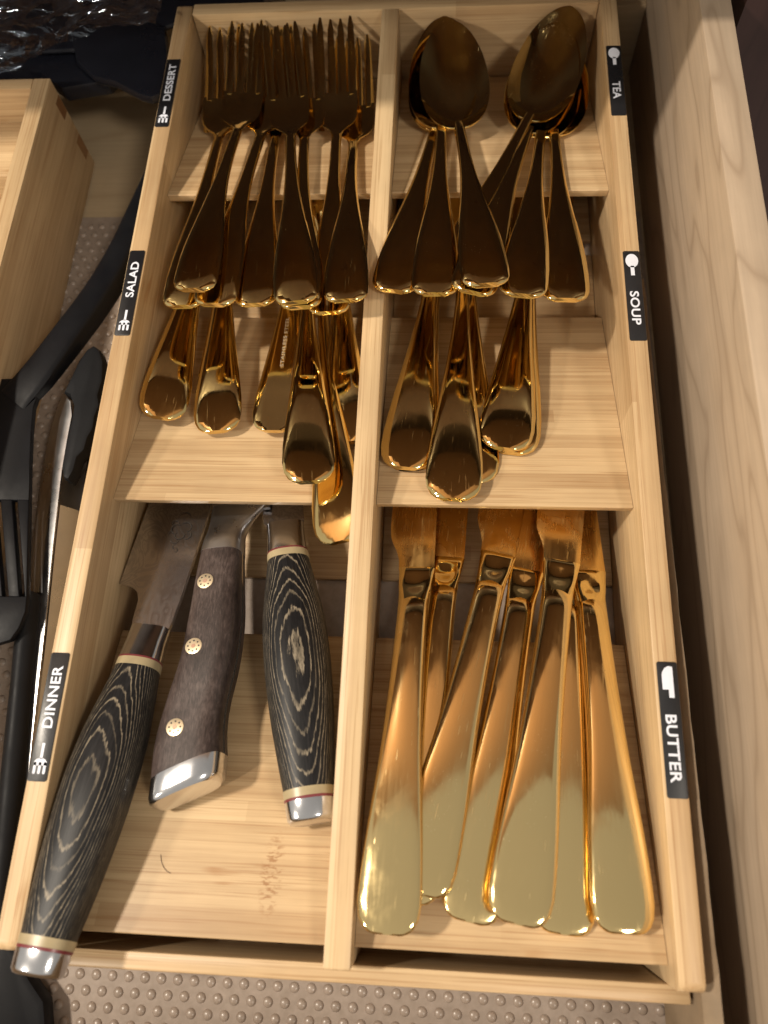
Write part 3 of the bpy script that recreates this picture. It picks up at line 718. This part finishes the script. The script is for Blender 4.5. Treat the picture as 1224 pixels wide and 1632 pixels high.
slab(b, [(-125, 950), (43, 950), (40, 975), (30, 1000), (16, 1020), (-10, 1028), (-110, 1026), (-124, 1005)], .0400)
obj('head', b, BLACKN, sp)

# ------------------------------------------------------------------ tongs
tg = tag(empty('kitchen_tongs'), 'steel kitchen tongs with black scalloped silicone tips and black grips beside the rail', 'tongs')
def px_path(lst): return [P(x, y, z) for x, y, z in lst]
def strip(rows, t, name, mat, parent, cup=0.0, prof=None):
    """rows: pairs of world points left/right; a plate of thickness t, cupped across"""
    b = bmesh.new(); T, Bo = [], []
    for l, r in rows:
        a, c = [], []
        for k in range(7):
            u = k / 6; p = l.lerp(r, u); zz = prof[k] if prof else cup * (1 - (2 * u - 1) ** 2)
            a.append(b.verts.new(p + Vector((0, 0, zz)))); c.append(b.verts.new(p + Vector((0, 0, zz - t))))
        T.append(a); Bo.append(c)
    for j in range(len(T) - 1):
        for k in range(6):
            b.faces.new((T[j][k], T[j][k + 1], T[j + 1][k + 1], T[j + 1][k])); b.faces.new((Bo[j][k], Bo[j + 1][k], Bo[j + 1][k + 1], Bo[j][k + 1]))
        b.faces.new((T[j][0], T[j + 1][0], Bo[j + 1][0], Bo[j][0])); b.faces.new((T[j][6], Bo[j][6], Bo[j + 1][6], T[j + 1][6]))
    b.faces.new(T[0] + Bo[0][::-1]); b.faces.new(T[-1][::-1] + Bo[-1]); return obj(name, b, mat, parent, ang=45)
arm = [(100, 627, 112, 640), (88, 660, 114, 662), (77, 700, 106, 704), (68, 750, 98, 752), (60, 800, 92, 802), (52, 870, 84, 872), (44, 930, 78, 932), (38, 1000, 71, 1002), (30, 1080, 62, 1080), (22, 1160, 53, 1160), (10, 1260, 42, 1260), (0, 1380, 30, 1380), (-8, 1480, 20, 1480)]
rows = [(P(a, b_, .018) + Vector((0, 0, .012)), P(c, d, .030)) for a, b_, c, d in arm]
strip(rows, .0012, 'arm', STEELB, tg, prof=(-.012, -.0092, -.0064, -.0038, -.0016, -.0001, 0))
strip([(l + Vector((.001, 0, -.022)), r + Vector((.010, 0, -.022))) for l, r in rows[1:]], .0012, 'arm', STEELB, tg, .002)
strip([(r + Vector((.0002, 0, -.0022)), r + Vector((.0095, 0, -.016))) for l, r in rows[4:]], .0010, 'inner_leaf', STEELB, tg, .001)
tipo = [(148, 549), (158, 556), (164, 575), (163, 605), (156, 628), (158, 645), (151, 662), (148, 682), (139, 697), (134, 716), (122, 728), (117, 748), (108, 764), (99, 760), (97, 740), (103, 705), (112, 670), (116, 645), (110, 628), (100, 624), (112, 600), (124, 574), (137, 556)]
pw = [P(x, y, .034) for x, y in tipo]
obj('tip', prism([(p.x, p.y) for p in pw], .024, .034, .002), BLACKR, tg)
obj('tip', prism([(p.x + .003, p.y - .002) for p in pw], .006, .016, .002), BLACKR, tg)
grip = [(44, 938, 60, 946), (30, 955, 62, 960), (24, 1000, 58, 1002), (17, 1080, 50, 1080), (8, 1160, 44, 1160), (-2, 1260, 35, 1260), (-12, 1380, 24, 1380), (-20, 1480, 15, 1480)]
strip([(P(a, b_, .032), P(c, d, .032)) for a, b_, c, d in grip], .006, 'grip', BLACKR, tg, .004)

# black utensil handle with a riveted hanging hole, under the striped knife's butt
hu = tag(empty('utensil_handle'), 'black utensil handle end with a steel-rimmed hanging hole, under the striped knife butt', 'utensil')
q = [P(x, y, .014) for x, y in ((-30, 1440), (8, 1440), (18, 1500), (46, 1560), (70, 1596), (73, 1640), (66, 1690), (30, 1720), (-30, 1710))]
obj('handle', prism([(p.x, p.y) for p in q], .004, .014, .003), BLACKN, hu)
c = P(12, 1622, .0142); rim = bmesh.new(); n = 28; rr = []
for k in range(n):
    a = 2 * math.pi * k / n; ca, sa = math.cos(a), math.sin(a)
    rr.append([rim.verts.new((c.x + ca * r, c.y + sa * r, .0139 + z)) for r, z in ((.0066, 0), (.0061, .0011), (.0052, .0010), (.0047, 0))])
for k in range(n):
    for j in range(3): rim.faces.new((rr[k][j], rr[(k + 1) % n][j], rr[(k + 1) % n][j + 1], rr[k][j + 1]))
obj('hole_rim', rim, STEELB, hu)
obj('hole_disc', loft([(0, 0, 0, .0047, .0047, 2), (.0002, 0, 0, .0047, .0047, 2)], 24), LINER, hu); d = hu.children[-1]; d.location = (c.x, c.y, .0143); d.rotation_euler = (math.pi / 2, 0, 0)

# ------------------------------------------------------------------ wrapped black utensils behind
def utensil(name, pts, z, h, label, tiltx=0.0):
    w = [P(x, y, z) for x, y in pts]
    o = obj(name, prism([(p.x, p.y) for p in w], z - h, z, .002), NAVY); tag(o, label, 'utensil'); return o
utensil('black_spoon_head', [(262, 40), (268, 90), (256, 148), (240, 154), (222, 150), (205, 141), (180, 128), (150, 122), (120, 95), (110, 40), (180, 10)], .058, .006, 'black ribbed spoon head poking out of the wrap beside the DESSERT label')
utensil('black_ladle_handle', [(-60, 118), (60, 112), (98, 140), (170, 128), (200, 100), (160, 60), (-60, 70)], .050, .010, 'flat black utensil in clear wrap behind the bamboo box')
utensil('black_turner_blade', [(-60, 84), (150, 76), (285, 34), (420, 14), (420, -60), (-60, -90)], .056, .004, 'broad black utensil blade in clear wrap behind the stepped organiser')
b = bmesh.new(); g = []; NX, NY = 90, 46
import mathutils.noise as mn
for j in range(NY + 1):
    row = []
    for i in range(NX + 1):
        u, v = i / NX, j / NY
        x = -.36 + u * .2; y = .3690 + v * .15 + .012 * math.sin(u * 9) * (1 - v) + (.020 * max(0, u - .55) * 2)
        r = 1 - abs(mn.noise(Vector((u * 4 + v * 3, v * 9 + u * 2, 0)))) * 2
        z = .067 + .009 * r + .004 * mn.noise(Vector((u * 9 + v * 4, v * 24, 3))) + .0022 * mn.noise(Vector((u * 28, v * 46, 9))) - .004 * (1 - v) ** 3
        row.append(b.verts.new((x, y, z)))
    g.append(row)
for j in range(NY):
    for i in range(NX): b.faces.new((g[j][i], g[j][i + 1], g[j + 1][i + 1], g[j + 1][i]))
pf = tag(obj('plastic_wrap', b, FILM, ang=180), 'crinkled clear plastic wrap over black utensils at the back of the drawer', 'plastic wrap')
